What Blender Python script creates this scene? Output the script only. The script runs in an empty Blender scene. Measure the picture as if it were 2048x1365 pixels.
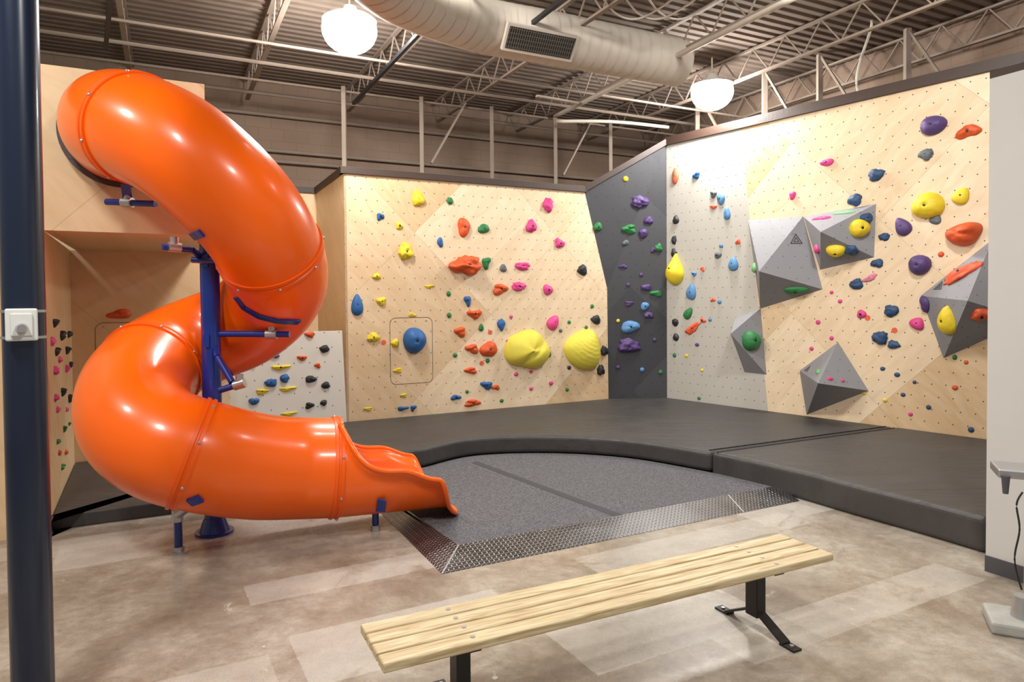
import bpy, bmesh, math, random
from mathutils import Vector, Matrix, noise
from mathutils.geometry import intersect_ray_tri
from mathutils.bvhtree import BVHTree
random.seed(7)
S=bpy.context.scene
C=S.collection
PI=math.pi
try:
    S.view_settings.view_transform='Standard'
    S.view_settings.exposure=0.0
except Exception: pass
# ---------------------------------------------------------------- camera
F=1365.0; PPY=636.0; CAMZ=1.9
CM=Matrix.Translation((0,0,CAMZ))@Matrix.Rotation(math.radians(90-1.35),4,'X')@Matrix.Rotation(math.radians(-0.46),4,'Z')
cd=bpy.data.cameras.new('camera'); cam=bpy.data.objects.new('camera',cd); C.objects.link(cam)
cam.matrix_world=CM; cd.sensor_width=36; cd.lens=36*F/2048; cd.shift_y=(PPY-682.5)/2048; cd.shift_x=.0004
cd.clip_end=200
S.camera=cam
O=Vector((0,0,CAMZ)); R3=CM.to_3x3()
def ray(px,py): return R3@Vector(((px-1024)/F,(PPY-py)/F,-1))
def G(px,py,z=0.0):
    d=ray(px,py); t=(z-CAMZ)/d.z; return O+d*t
def P(px,py,Y):
    d=ray(px,py); return O+d*(Y/d.y)
def RP(px,py,p,n):
    d=ray(px,py); return O+d*((p-O).dot(n)/d.dot(n))
# ---------------------------------------------------------------- materials
def lin(c):
    return tuple(((x/255)/12.92 if x/255<=.04045 else ((x/255+.055)/1.055)**2.4) for x in c)+(1,)
def nn(nt,typ,ins=None,**props):
    n=nt.nodes.new(typ)
    for k,v in props.items(): setattr(n,k,v)
    if ins:
        for k,v in ins.items():
            s=n.inputs[k]
            if isinstance(v,bpy.types.NodeSocket): nt.links.new(v,s)
            else: s.default_value=v
    return n
def ma(nt,op,a,b=None,c=None):
    i={0:a}
    if b is not None:i[1]=b
    if c is not None:i[2]=c
    return nn(nt,'ShaderNodeMath',i,operation=op).outputs[0]
def mix(nt,f,a,b):
    n=nt.nodes.new('ShaderNodeMix'); n.data_type='RGBA'
    for s,v in ((n.inputs[0],f),(n.inputs[6],a),(n.inputs[7],b)):
        if isinstance(v,bpy.types.NodeSocket): nt.links.new(v,s)
        else: s.default_value=v
    return n.outputs[2]
def newmat(name):
    m=bpy.data.materials.new(name); m.use_nodes=True
    return m,m.node_tree,m.node_tree.nodes['Principled BSDF']
def setb(nt,b,**k):
    for a,v in k.items():
        s=b.inputs[a.replace('_',' ')]
        if isinstance(v,bpy.types.NodeSocket): nt.links.new(v,s)
        else: s.default_value=v
def simple(name,col,rough=.5,metal=0,bump=0,bscale=40,var=.08,vscale=3,spec=.5,coat=0,cr=.08):
    m,nt,b=newmat(name)
    tc=nn(nt,'ShaderNodeTexCoord').outputs['Object']
    nz=nn(nt,'ShaderNodeTexNoise',{'Vector':tc,'Scale':vscale,'Detail':4}).outputs[0]
    c=lin(col); d=tuple(x*(1-var*2) for x in c[:3])+(1,); e=tuple(min(1,x*(1+var)) for x in c[:3])+(1,)
    setb(nt,b,Base_Color=mix(nt,nz,d,e),Roughness=rough,Metallic=metal,Specular_IOR_Level=spec,Coat_Weight=coat)
    if coat: b.inputs['Coat Roughness'].default_value=cr
    if bump:
        n2=nn(nt,'ShaderNodeTexNoise',{'Vector':tc,'Scale':bscale,'Detail':3}).outputs[0]
        bp=nn(nt,'ShaderNodeBump',{'Height':n2,'Strength':bump,'Distance':.01})
        setb(nt,b,Normal=bp.outputs[0])
    return m
def panelmat(name,c1,c2,dots=True,uv=False,rot=PI/4,cell=1.25,seam=.004,grain=True,s=.155,off=0,r=.0075,rough=.5,dotcol=(60,50,40),var=1.0):
    m,nt,b=newmat(name)
    tcn=nn(nt,'ShaderNodeTexCoord')
    if uv:
        sp=nn(nt,'ShaderNodeSeparateXYZ',{0:tcn.outputs['UV']}); u,v=sp.outputs[0],sp.outputs[1]
    else:
        sp=nn(nt,'ShaderNodeSeparateXYZ',{0:tcn.outputs['Object']}); u,v=sp.outputs[0],sp.outputs[2]
    cr,sr=math.cos(rot),math.sin(rot)
    a=ma(nt,'ADD',ma(nt,'MULTIPLY',u,cr/cell),ma(nt,'MULTIPLY',v,sr/cell)); a=ma(nt,'ADD',a,.37+off)
    c=ma(nt,'SUBTRACT',ma(nt,'MULTIPLY',v,cr/cell),ma(nt,'MULTIPLY',u,sr/cell)); c=ma(nt,'ADD',c,.21+off)
    fa,fc=ma(nt,'FLOOR',a),ma(nt,'FLOOR',c)
    cv=nn(nt,'ShaderNodeCombineXYZ',{0:fa,1:fc,2:off})
    wn=nn(nt,'ShaderNodeTexWhiteNoise',{0:cv.outputs[0]},noise_dimensions='3D')
    par=ma(nt,'GREATER_THAN',wn.outputs[0],.5)
    ga=mix(nt,par,nn(nt,'ShaderNodeCombineXYZ',{0:ma(nt,'MULTIPLY',a,1.0),1:ma(nt,'MULTIPLY',c,3.6)}).outputs[0],nn(nt,'ShaderNodeCombineXYZ',{0:ma(nt,'MULTIPLY',a,3.6),1:c}).outputs[0])
    gn=nn(nt,'ShaderNodeTexNoise',{'Vector':ga,'Scale':2.6,'Detail':10,'Roughness':.66,'Distortion':1.3}).outputs[0]
    t=ma(nt,'ADD',ma(nt,'MULTIPLY',wn.outputs[0],.8*var),ma(nt,'MULTIPLY',ma(nt,'SUBTRACT',gn,.36),1.15 if grain else .4))
    t=nn(nt,'ShaderNodeClamp',{0:t}).outputs[0]
    col=mix(nt,t,lin(c1),lin(c2))
    if seam:
        def edge(q): 
            fr=ma(nt,'FRACT',q); return ma(nt,'MINIMUM',fr,ma(nt,'SUBTRACT',1.0,fr))
        e=ma(nt,'LESS_THAN',ma(nt,'MINIMUM',edge(a),edge(c)),seam/cell/2)
        col=mix(nt,ma(nt,'MULTIPLY',e,.45),col,lin((95,70,45)))
    if dots:
        su=ma(nt,'DIVIDE',u,s); sv=ma(nt,'DIVIDE',v,s)
        row=ma(nt,'FLOOR',sv)
        sh=ma(nt,'FRACT',ma(nt,'MULTIPLY',row,.5))
        fu=ma(nt,'SUBTRACT',ma(nt,'FRACT',ma(nt,'ADD',su,sh)),.5)
        fv=ma(nt,'SUBTRACT',ma(nt,'FRACT',sv),.5)
        d2=ma(nt,'ADD',ma(nt,'MULTIPLY',fu,fu),ma(nt,'MULTIPLY',fv,fv))
        k=ma(nt,'LESS_THAN',d2,(r/s)**2)
        col=mix(nt,k,col,lin(dotcol))
    setb(nt,b,Base_Color=col,Roughness=rough,Specular_IOR_Level=.35)
    return m
M={}
M['ply']=panelmat('birch_plywood',(237,218,188),(206,174,132),cell=1.7)
M['ply_plain']=panelmat('birch_plywood_plain',(234,210,172),(206,172,128),dots=False,cell=2.2,rot=PI/4)
M['gpanel']=panelmat('warm_grey_panel',(190,187,178),(176,173,165),var=.3,grain=False,seam=0)
M['kpanel']=panelmat('pale_grey_panel',(224,221,212),(212,208,199),var=.3,grain=False,seam=0,s=.2)
M['dark']=panelmat('charcoal_panel',(70,70,74),(56,56,60),uv=True,grain=False,seam=0,dotcol=(12,12,12),s=.2,rough=.6)
M['volume']=panelmat('grey_volume',(148,148,152),(138,138,142),uv=True,grain=False,seam=0,dotcol=(45,45,48),rough=.7,s=.16,r=.006)
M['logo']=simple('dark_logo',(40,40,44),.5)
M['trim']=simple('brown_trim',(60,43,34),.5,bump=.2)
M['orange']=simple('orange_plastic',(252,102,3),.33,var=.03,vscale=2,spec=.4,coat=.3,cr=.15)
M['orange2']=simple('orange_plastic_seam',(244,95,3),.4,var=.03,spec=.4)
M['blue']=simple('blue_paint',(14,44,130),.3,coat=.3)
M['steel']=simple('galvanised_steel',(190,190,190),.35,metal=.8)
M['black']=simple('black_metal',(22,22,24),.45)
M['navy']=simple('navy_column_paint',(18,30,52),.3,coat=.3)
M['white']=simple('white_plastic',(225,225,220),.4)
def vinyl():
    m,nt,b=newmat('black_vinyl')
    tc=nn(nt,'ShaderNodeTexCoord').outputs['Object']
    a=nn(nt,'ShaderNodeTexNoise',{'Vector':tc,'Scale':1.6,'Detail':8,'Roughness':.65,'Distortion':.8}).outputs[0]
    wv=nn(nt,'ShaderNodeTexNoise',{'Vector':nn(nt,'ShaderNodeMapping',{'Vector':tc,'Rotation':(0,0,.5),'Scale':(1,5,1)}).outputs[0],'Scale':1.4,'Detail':3,'Distortion':1.2}).outputs[0]
    f=nn(nt,'ShaderNodeTexNoise',{'Vector':tc,'Scale':60,'Detail':2}).outputs[0]
    col=mix(nt,a,lin((42,41,41)),lin((80,77,75)))
    h=ma(nt,'ADD',ma(nt,'MULTIPLY',wv,1.0),ma(nt,'MULTIPLY',f,.06))
    setb(nt,b,Base_Color=col,Roughness=ma(nt,'ADD',.36,ma(nt,'MULTIPLY',a,.3)),Normal=nn(nt,'ShaderNodeBump',{'Height':h,'Strength':.6,'Distance':.03}).outputs[0])
    return m
M['mat']=vinyl()
M['matseam']=simple('black_vinyl_seam',(34,34,35),.6)
M['padseam']=simple('pad_seam',(74,73,76),.95)
M['drywall']=simple('drywall_paint',(204,202,197),.7,var=.02)
M['basegrey']=simple('grey_baseboard',(80,80,84),.6)
M['steelwhite']=simple('painted_steel',(142,127,113),.75,var=.1)
M['duct']=simple('duct_paint',(198,188,174),.6,var=.05)
M['grille']=simple('grille_grey',(95,88,80),.5)
M['deck']=simple('roof_deck_paint',(118,103,91),.85,var=.12)
M['standgrey']=simple('stand_grey',(176,174,166),.7,bump=.3,var=.15,vscale=9)
def wood():
    m,nt,b=newmat('pine_slat')
    tc=nn(nt,'ShaderNodeTexCoord').outputs['Object']
    oi=nn(nt,'ShaderNodeObjectInfo').outputs['Location']
    v=nn(nt,'ShaderNodeVectorMath',{0:tc,1:oi},operation='ADD').outputs[0]
    mp=nn(nt,'ShaderNodeMapping',{'Vector':v,'Scale':(1.0,16,16)}).outputs[0]
    n1=nn(nt,'ShaderNodeTexNoise',{'Vector':mp,'Scale':2.5,'Detail':6,'Distortion':1.8}).outputs[0]
    w=nn(nt,'ShaderNodeTexNoise',{'Vector':v,'Scale':4,'Detail':2}).outputs[0]
    r=nn(nt,'ShaderNodeValToRGB',{0:n1}); r.color_ramp.elements[0].position=.38;r.color_ramp.elements[1].position=.66
    r.color_ramp.elements[0].color=lin((220,204,166)); r.color_ramp.elements[1].color=lin((176,146,100))
    setb(nt,b,Base_Color=mix(nt,ma(nt,'MULTIPLY',w,.3),r.outputs[0],lin((212,194,150))),Roughness=.5)
    return m
M['pine']=wood()
def floor_mat():
    m,nt,b=newmat('worn_concrete')
    tc=nn(nt,'ShaderNodeTexCoord').outputs['Object']
    a=nn(nt,'ShaderNodeTexNoise',{'Vector':tc,'Scale':1.1,'Detail':15,'Roughness':.74,'Distortion':.2}).outputs[0]
    f=nn(nt,'ShaderNodeTexNoise',{'Vector':tc,'Scale':9,'Detail':12,'Roughness':.8}).outputs[0]
    r=nn(nt,'ShaderNodeValToRGB',{0:a}); el=r.color_ramp.elements
    el[0].position=.38; el[0].color=lin((136,123,108)); el[1].position=.63; el[1].color=lin((194,186,172))
    e=el.new(.5); e.color=lin((166,154,138))
    col=mix(nt,nn(nt,'ShaderNodeMapRange',{0:f,1:.42,2:.66,4:.5}).outputs[0],r.outputs[0],lin((120,107,94)))
    mp=nn(nt,'ShaderNodeMapping',{'Vector':tc,'Rotation':(0,0,math.radians(-28.5)),'Location':(.3,.1,0)}).outputs[0]
    jig=nn(nt,'ShaderNodeTexNoise',{'Vector':tc,'Scale':22,'Detail':4}).outputs[0]
    sp_=nn(nt,'ShaderNodeSeparateXYZ',{0:mp})
    jx=ma(nt,'ADD',sp_.outputs[0],ma(nt,'MULTIPLY',jig,.02)); jy=ma(nt,'ADD',sp_.outputs[1],ma(nt,'MULTIPLY',jig,.02))
    for (sx,sy,o,th,cl,st) in ((1.3,.6,3.1,.86,(206,202,193),.6),(2.2,.34,1.3,.86,(208,203,193),.5)):
        cvx=ma(nt,'FLOOR',ma(nt,'ADD',ma(nt,'DIVIDE',jx,sx),o)); cvy=ma(nt,'FLOOR',ma(nt,'ADD',ma(nt,'DIVIDE',jy,sy),o*.37))
        wn=nn(nt,'ShaderNodeTexWhiteNoise',{0:nn(nt,'ShaderNodeCombineXYZ',{0:cvx,1:cvy,2:o}).outputs[0]},noise_dimensions='3D').outputs[0]
        k=ma(nt,'MULTIPLY',ma(nt,'GREATER_THAN',wn,th),ma(nt,'MULTIPLY',ma(nt,'ADD',f,.3),st))
        col=mix(nt,k,col,lin(cl))
    sc=nn(nt,'ShaderNodeTexNoise',{'Vector':tc,'Scale':3.2,'Detail':12,'Roughness':.85,'Distortion':.6}).outputs[0]
    col=mix(nt,nn(nt,'ShaderNodeMapRange',{0:sc,1:.62,2:.65,4:.75}).outputs[0],col,lin((218,213,202)))
    st=nn(nt,'ShaderNodeTexNoise',{'Vector':tc,'Scale':1.5,'Detail':12,'Roughness':.75,'Distortion':.8,'W':3.0},noise_dimensions='4D').outputs[0]
    col=mix(nt,nn(nt,'ShaderNodeMapRange',{0:st,1:.55,2:.64,4:.55}).outputs[0],col,lin((124,103,85)))
    v=nn(nt,'ShaderNodeTexVoronoi',{'Vector':tc,'Scale':2.3}).outputs[0]
    col=mix(nt,ma(nt,'MULTIPLY',ma(nt,'LESS_THAN',v,.035),.8),col,lin((232,227,216)))
    sp=nn(nt,'ShaderNodeTexNoise',{'Vector':tc,'Scale':120,'Detail':2}).outputs[0]
    col=mix(nt,ma(nt,'MULTIPLY',ma(nt,'GREATER_THAN',sp,.62),.35),col,lin((98,88,78)))
    setb(nt,b,Base_Color=col,Roughness=ma(nt,'ADD',.04,ma(nt,'MULTIPLY',f,.46)),Specular_IOR_Level=.5)
    setb(nt,b,Normal=nn(nt,'ShaderNodeBump',{'Height':f,'Strength':.08,'Distance':.01}).outputs[0])
    return m
M['floor']=floor_mat()
def carpet():
    m,nt,b=newmat('grey_carpet')
    tc=nn(nt,'ShaderNodeTexCoord').outputs['Object']
    n1=nn(nt,'ShaderNodeTexNoise',{'Vector':tc,'Scale':60,'Detail':4,'Roughness':.75}).outputs[0]
    n2=nn(nt,'ShaderNodeTexNoise',{'Vector':tc,'Scale':1.5,'Detail':4}).outputs[0]
    r=nn(nt,'ShaderNodeValToRGB',{0:n1}); r.color_ramp.elements[0].position=.4;r.color_ramp.elements[1].position=.64
    r.color_ramp.elements[0].color=lin((66,65,69)); r.color_ramp.elements[1].color=lin((122,121,125))
    setb(nt,b,Base_Color=mix(nt,ma(nt,'MULTIPLY',n2,.4),r.outputs[0],lin((90,89,92))),Roughness=.95,
      Normal=nn(nt,'ShaderNodeBump',{'Height':n1,'Strength':.3,'Distance':.004}).outputs[0])
    return m
M['carpet']=carpet()
def diamond():
    m,nt,b=newmat('diamond_plate')
    tc=nn(nt,'ShaderNodeTexCoord').outputs['Object']
    mp=nn(nt,'ShaderNodeMapping',{'Vector':tc,'Rotation':(0,0,math.radians(-28))}).outputs[0]
    sp=nn(nt,'ShaderNodeSeparateXYZ',{0:mp}); s=.04
    def lob(ax,ay,o):
        u=ma(nt,'ADD',ma(nt,'DIVIDE',ax,s),o); v=ma(nt,'ADD',ma(nt,'DIVIDE',ay,s),o)
        return ma(nt,'SUBTRACT',ma(nt,'FRACT',u),.5),ma(nt,'SUBTRACT',ma(nt,'FRACT',v),.5)
    fu,fv=lob(sp.outputs[0],sp.outputs[1],0); gu,gv=lob(sp.outputs[0],sp.outputs[1],.5)
    sq=lambda q,k: ma(nt,'MULTIPLY',ma(nt,'MULTIPLY',q,q),k)
    a=ma(nt,'ADD',sq(fu,6.0),sq(fv,75.0)); c=ma(nt,'ADD',sq(gu,75.0),sq(gv,6.0))
    h=nn(nt,'ShaderNodeMapRange',{0:ma(nt,'MINIMUM',a,c),1:.3,2:1.0,3:1.0,4:0.0}).outputs[0]
    nz=nn(nt,'ShaderNodeTexNoise',{'Vector':tc,'Scale':5,'Detail':5}).outputs[0]
    base=mix(nt,nz,lin((72,70,71)),lin((112,110,110)))
    setb(nt,b,Base_Color=mix(nt,h,base,lin((188,186,184))),Metallic=.85,Roughness=ma(nt,'ADD',.2,ma(nt,'MULTIPLY',nz,.2)),
      Normal=nn(nt,'ShaderNodeBump',{'Height':h,'Strength':.4,'Distance':.003}).outputs[0])
    return m
M['plate']=diamond()
def cmu():
    m,nt,b=newmat('painted_block_wall')
    tc=nn(nt,'ShaderNodeTexCoord').outputs['Object']
    sp=nn(nt,'ShaderNodeSeparateXYZ',{0:tc}); v=nn(nt,'ShaderNodeCombineXYZ',{0:sp.outputs[0],1:sp.outputs[2]}).outputs[0]
    bk=nn(nt,'ShaderNodeTexBrick',{'Vector':v,'Color1':lin((142,120,102)),'Color2':lin((138,116,99)),'Mortar':lin((127,106,90)),'Scale':1.0,'Mortar Size':.006,'Brick Width':.4,'Row Height':.2})
    nz=nn(nt,'ShaderNodeTexNoise',{'Vector':tc,'Scale':1.2,'Detail':6}).outputs[0]
    setb(nt,b,Base_Color=mix(nt,ma(nt,'MULTIPLY',nz,.5),bk.outputs[0],lin((114,94,79))),Roughness=.85)
    return m
M['cmu']=cmu()
def emis(name,col,st):
    m,nt,b=newmat(name); setb(nt,b,Base_Color=(1,1,1,1),Emission_Color=col,Emission_Strength=st); return m
M['lamp']=emis('lamp_glow',(1,.98,.95,1),130)
HC={'y':('yellow',(232,206,44)),'b':('blue',(40,96,158)),'s':('light blue',(88,138,186)),'g':('green',(44,122,66)),'o':('orange',(216,88,36)),
    'p':('pink',(220,70,140)),'k':('black',(40,42,46)),'e':('grey',(98,104,110)),'u':('purple',(84,62,116)),'r':('red orange',(228,98,62)),'n':('navy blue',(46,76,114)),'m':('pale pink',(230,140,165)),'l':('light green',(124,186,124))}
for k,(n_,c) in HC.items(): M['h_'+k]=simple(n_.replace(' ','_')+'_resin',c,.55,bump=.3,bscale=60,var=.08,vscale=12)
M['bigyellow']=simple('pale_yellow_resin',(226,212,78),.65,bump=.2,bscale=50,var=.07)
# ---------------------------------------------------------------- object helpers
def root_mw(o):
    m=o.matrix_basis.copy()
    if o.parent: m=root_mw(o.parent)@o.matrix_parent_inverse@m
    return m
def link(name,bm,mat,parent=None,smooth=False,frame=None,recenter=True):
    bmesh.ops.recalc_face_normals(bm,faces=bm.faces[:])
    me=bpy.data.meshes.new(name)
    if smooth:
        for f in bm.faces: f.smooth=True
    bm.to_mesh(me); bm.free()
    me.materials.append(mat)
    o=bpy.data.objects.new(name,me); C.objects.link(o)
    if frame is not None: o.matrix_world=frame
    elif parent is None and recenter:
        xs=[v.co for v in me.vertices]
        c=Vector(((min(v.x for v in xs)+max(v.x for v in xs))/2,(min(v.y for v in xs)+max(v.y for v in xs))/2,min(v.z for v in xs)))
        me.transform(Matrix.Translation(-c)); o.location=c
    if parent is not None:
        o.parent=parent; o.matrix_parent_inverse=root_mw(parent).inverted()
    if smooth=='auto':
        md=o.modifiers.new('e','EDGE_SPLIT'); md.split_angle=math.radians(35)
    return o
def tag(o,label,cat=None,group=None,kind=None):
    o['label']=label
    if cat:o['category']=cat
    if group:o['group']=group
    if kind:o['kind']=kind
    return o
def thing(name,label,cat,loc,group=None):
    o=bpy.data.objects.new(name,None); C.objects.link(o); o.location=loc; o.empty_display_size=.1
    return tag(o,label,cat,group)
def box(bm,c,sx,sy,sz,rot=0,R=None):
    m=Matrix.Translation(c)@(R if R is not None else Matrix.Rotation(rot,4,'Z'))@Matrix.Diagonal((sx,sy,sz,1))
    return bmesh.ops.create_cube(bm,size=1,matrix=m)['verts']
def beam(bm,a,b,w,h,up=Vector((0,0,1))):
    a=Vector(a);b=Vector(b);d=b-a;L=d.length;x=d.normalized()
    if abs(x.dot(up))>.98: up=Vector((0,1,0))
    y=up.cross(x).normalized(); z=x.cross(y)
    R=Matrix((x,y,z)).transposed().to_4x4()
    return box(bm,(a+b)/2,L,w,h,R=R)
def cyl(bm,a,b,r,r2=None,seg=20,caps=True):
    a=Vector(a);b=Vector(b);d=b-a
    q=Vector((0,0,1)).rotation_difference(d.normalized()).to_matrix().to_4x4()
    bmesh.ops.create_cone(bm,cap_ends=caps,segments=seg,radius1=r,radius2=r if r2 is None else r2,depth=d.length,matrix=Matrix.Translation((a+b)/2)@q)
def frames(pts):
    out=[]
    for i,p in enumerate(pts):
        t=(pts[min(i+1,len(pts)-1)]-pts[max(i-1,0)]).normalized()
        n=Vector((0,0,1)); n=(n-t*n.dot(t))
        if n.length<.05: n=Vector((0,1,0))-t*t.y
        n.normalize(); out.append((p,t.cross(n),n,t))
    return out
def tube(bm,fr,r,seg=48,cap=False):
    rings=[]
    for i,(p,s,n,t) in enumerate(fr):
        rr=r[i] if isinstance(r,list) else r
        rings.append([bm.verts.new(p+(s*math.cos(2*PI*k/seg)+n*math.sin(2*PI*k/seg))*rr) for k in range(seg)])
    for a,b in zip(rings,rings[1:]):
        for k in range(seg): bm.faces.new((a[k],a[(k+1)%seg],b[(k+1)%seg],b[k]))
    if cap: bm.faces.new(rings[0][::-1]); bm.faces.new(rings[-1])
def catmull(pts,n=12):
    out=[];L=len(pts)
    for i in range(L-1):
        p0=pts[max(i-1,0)];p1=pts[i];p2=pts[i+1];p3=pts[min(i+2,L-1)]
        for k in range(n):
            t=k/n
            out.append(.5*((2*p1)+(p2-p0)*t+(2*p0-5*p1+4*p2-p3)*t*t+(3*p1-p0-3*p2+p3)*t**3))
    out.append(pts[-1].copy()); return out
def pipe(bm,pts,r,n=6,seg=12):
    tube(bm,frames(catmull([Vector(p) for p in pts],n)),r,seg,True)
def prism(bm,pts,z0,z1):
    lo=[bm.verts.new((p[0],p[1],z0)) for p in pts]; hi=[bm.verts.new((p[0],p[1],z1)) for p in pts]
    bm.faces.new(hi); bm.faces.new(lo[::-1])
    for i in range(len(pts)):
        j=(i+1)%len(pts); bm.faces.new((lo[i],lo[j],hi[j],hi[i]))
    return hi
def bevel(o,w=.01,seg=2):
    md=o.modifiers.new('b','BEVEL'); md.width=w; md.segments=seg; md.limit_method='ANGLE'; md.angle_limit=math.radians(40)
NB=bmesh.new
# ---------------------------------------------------------------- walls
SURF={}
class Wall:
    def __init__(s,p0,p1):
        s.p=Vector((p0.x,p0.y,0)); q=Vector((p1.x,p1.y,0)); s.L=(q-s.p).length
        s.x=(q-s.p).normalized(); s.y=Vector((0,0,1)).cross(s.x)
        s.M=Matrix.Translation(s.p)@Matrix((s.x,s.y,Vector((0,0,1)))).transposed().to_4x4()
    def w(s,u,v,o=0): return s.p+s.x*u+Vector((0,0,v))-s.y*o
    def uv(s,px,py,o=0):
        q=RP(px,py,s.p-s.y*o,s.y)-s.p; return (q.dot(s.x),q.z)
    def poly(s,name,pts,mat,thick=.03,tg=None):
        bm=NB(); a=[bm.verts.new((u,0,v)) for u,v in pts]; b=[bm.verts.new((u,thick,v)) for u,v in pts]
        bm.faces.new(a); bm.faces.new(b[::-1])
        for i in range(len(pts)):
            j=(i+1)%len(pts); bm.faces.new((a[i],b[i],b[j],a[j]))
        o=link(name,bm,mat,frame=s.M); o['kind']='structure'
        if tg:
            for i in range(1,len(pts)-1):
                SURF.setdefault(tg,[]).append((s.w(*pts[0]),s.w(*pts[i]),s.w(*pts[i+1])))
        return o
MH=.27
HB=3.68; HR=4.5
WB=Wall(G(695,842,MH),G(1218,797,MH))
ex=WB.x; ey=WB.y
WR=Wall(G(1335,795,MH),G(1972,878,MH))
a1=WB.uv(1215,577); a2=WB.uv(1170,388)
wb=WB.poly('wall_back',[(0,0),(WB.L,0),(WB.L,MH),a1,(a2[0],HB),(0,HB)],M['ply'],tg='B')
g0=WR.uv(1537,823); g1=WR.uv(1483,262)
WR.poly('wall_right',[(0,0),(g0[0],0),g0,(g1[0],HR),(0,HR)],M['gpanel'],tg='R')
RE=WR.L+1.0
WR.poly('wall_right_plywood',[(g0[0],0),(RE,0),(RE,HR),(g1[0],HR),g0],M['ply'],tg='R')
def polymesh(name,verts,faces,mat,uv=True,parent=None,thick=0):
    bm=NB(); vs=[bm.verts.new(v) for v in verts]; ul=bm.loops.layers.uv.new('UVMap')
    for f in faces:
        fc=bm.faces.new([vs[i] for i in f])
    bmesh.ops.recalc_face_normals(bm,faces=bm.faces[:])
    for fc in bm.faces:
        n=fc.normal; u=Vector((0,0,1)).cross(n)
        u=u.normalized() if u.length>.05 else Vector((1,0,0)); v=n.cross(u)
        for lp in fc.loops: lp[ul].uv=(lp.vert.co.dot(u),lp.vert.co.dot(v))
    return bm
A=WB.w(WB.L,0);B_=WB.w(*a1);Cc=WB.w(a2[0],HB);Dd=WR.w(0,HR);E_=WR.w(0,1.75);F_=WR.w(0,0)
bm=polymesh('x',[A,F_,E_,B_,Dd,Cc],[(0,1,2,3),(3,2,4),(3,4,5)],None)
o=link('wall_corner',bm,M['dark'],recenter=False); o['kind']='structure'
SURF['D']=[(A,F_,E_),(A,E_,B_),(B_,E_,Dd),(B_,Dd,Cc)]
q=RP(633,380,WB.p,ex); WRet=Wall(q,WB.p)
WRet.poly('wall_return',[(0,0),(WRet.L,0),(WRet.L,HB),(0,HB)],M['ply_plain'])
dp=Vector((q.x,q.y,0)); WDeep=Wall(dp-ex*2.4,dp)
WDeep.poly('wall_deep',[(-2,0),(WDeep.L,0),(WDeep.L,HB),(-2,HB)],M['ply_plain'])
WK=Wall(WB.p-ex*1.9-ey*.03,WB.p-ey*.03)
k0=WK.uv(682,662)
WK.poly('wall_low_panel',[(0,0),(WK.L,0),(k0[0]+.02,k0[1]),(0,k0[1])],M['kpanel'],thick=.06,tg='K')
c0=G(100,1040,.12); c1=G(150,925,.12)
WL=Wall(c0,c1); c1v=Vector((c1.x,c1.y,0)); c0v=Vector((c0.x,c0.y,0))
ZB=2.52; ZT=3.88
WL.poly('wall_alcove_side',[(0,0),(WL.L,0),(WL.L,ZB),(0,ZB)],M['ply_plain'],tg='L')
WN=Wall(c1v,c1v+ex*3); un=WN.uv(452,600)[0]
WN.poly('wall_alcove_back',[(0,0),(un,0),(un,ZB),(0,ZB)],M['ply_plain'],tg='N')
WF=Wall(c0v,c0v+ex*3); ub=WF.uv(412,300)[0]
WF.poly('wall_left',[(-3.2,0),(0,0),(0,ZT),(-3.2,ZT)],M['ply_plain'])
bm=NB(); dpt=WL.L
box(bm,(ub/2,dpt/2,(ZB+ZT)/2),ub,dpt,ZT-ZB)
o=link('wall_upper',bm,M['ply_plain'],frame=WF.M); o['kind']='structure'
e0=WN.w(un,0); WS=Wall(e0+ey*2.2,e0)
WS.poly('wall_inner',[(0,0),(WS.L,0),(WS.L,HB),(0,HB)],M['ply_plain'])
tn=[0]
def trim(a,b,w=.16,h=.09):
    tn[0]+=1; bm=NB(); beam(bm,a,b,w,h); o=link('trim_%d'%tn[0],bm,M['trim']); o['kind']='structure'
zt=HB+.045
trim(WB.w(-.05,zt,-.04),WB.w(a2[0]+.03,zt,-.04))
trim(WRet.w(0,zt,-.04),WRet.w(WRet.L,zt,-.04))
trim(WDeep.w(-1.2,zt,-.04),WDeep.w(WDeep.L,zt,-.04))
trim(Cc+Vector((0,0,.045))+ey*.04,Dd+Vector((0,0,.045))+ey*.04)
trim(WR.w(-.03,HR+.05,-.04),WR.w(RE,HR+.05,-.04),h=.13)
w0=G(1972,1142,0)
wtop=RP(1976,157,w0,ey).z
wd=-ey
PR=Wall(Vector((w0.x,w0.y,0)),Vector((w0.x,w0.y,0))+wd*2.6)
bm=NB(); box(bm,(1.3,.2,wtop/2),2.6,.4,wtop); o=link('wall_partition',bm,M['drywall'],frame=PR.M); o['kind']='structure'
bm=NB(); box(bm,(1.3,-.006,.055),2.6,.012,.11); o=link('baseboard_right',bm,M['basegrey'],frame=PR.M); o['kind']='structure'
tn[0]+=1; bm=NB(); box(bm,(1.3,.2,wtop+.025),2.6,.4,.05); o=link('trim_%d'%tn[0],bm,M['trim'],frame=PR.M); o['kind']='structure'
bm=NB(); box(bm,(1,6,-.05),22,20,.1); o=link('floor',bm,M['floor']); o['kind']='structure'
ZR=5.6
cb=WB.p+ey*2.5
WC=Wall(cb-ex*8,cb+ex*7.2)
WC.poly('wall_rear_block',[(0,0),(WC.L,0),(WC.L,ZR),(0,ZR)],M['cmu'],thick=.2)
cc=cb+ex*7.2
WC2=Wall(cc,cc-ey*9)
WC2.poly('wall_right_block',[(0,0),(9,0),(9,ZR),(0,ZR)],M['cmu'],thick=.2)
bm=NB(); per=.16
nr=int(16/per)
vs=[]
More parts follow.
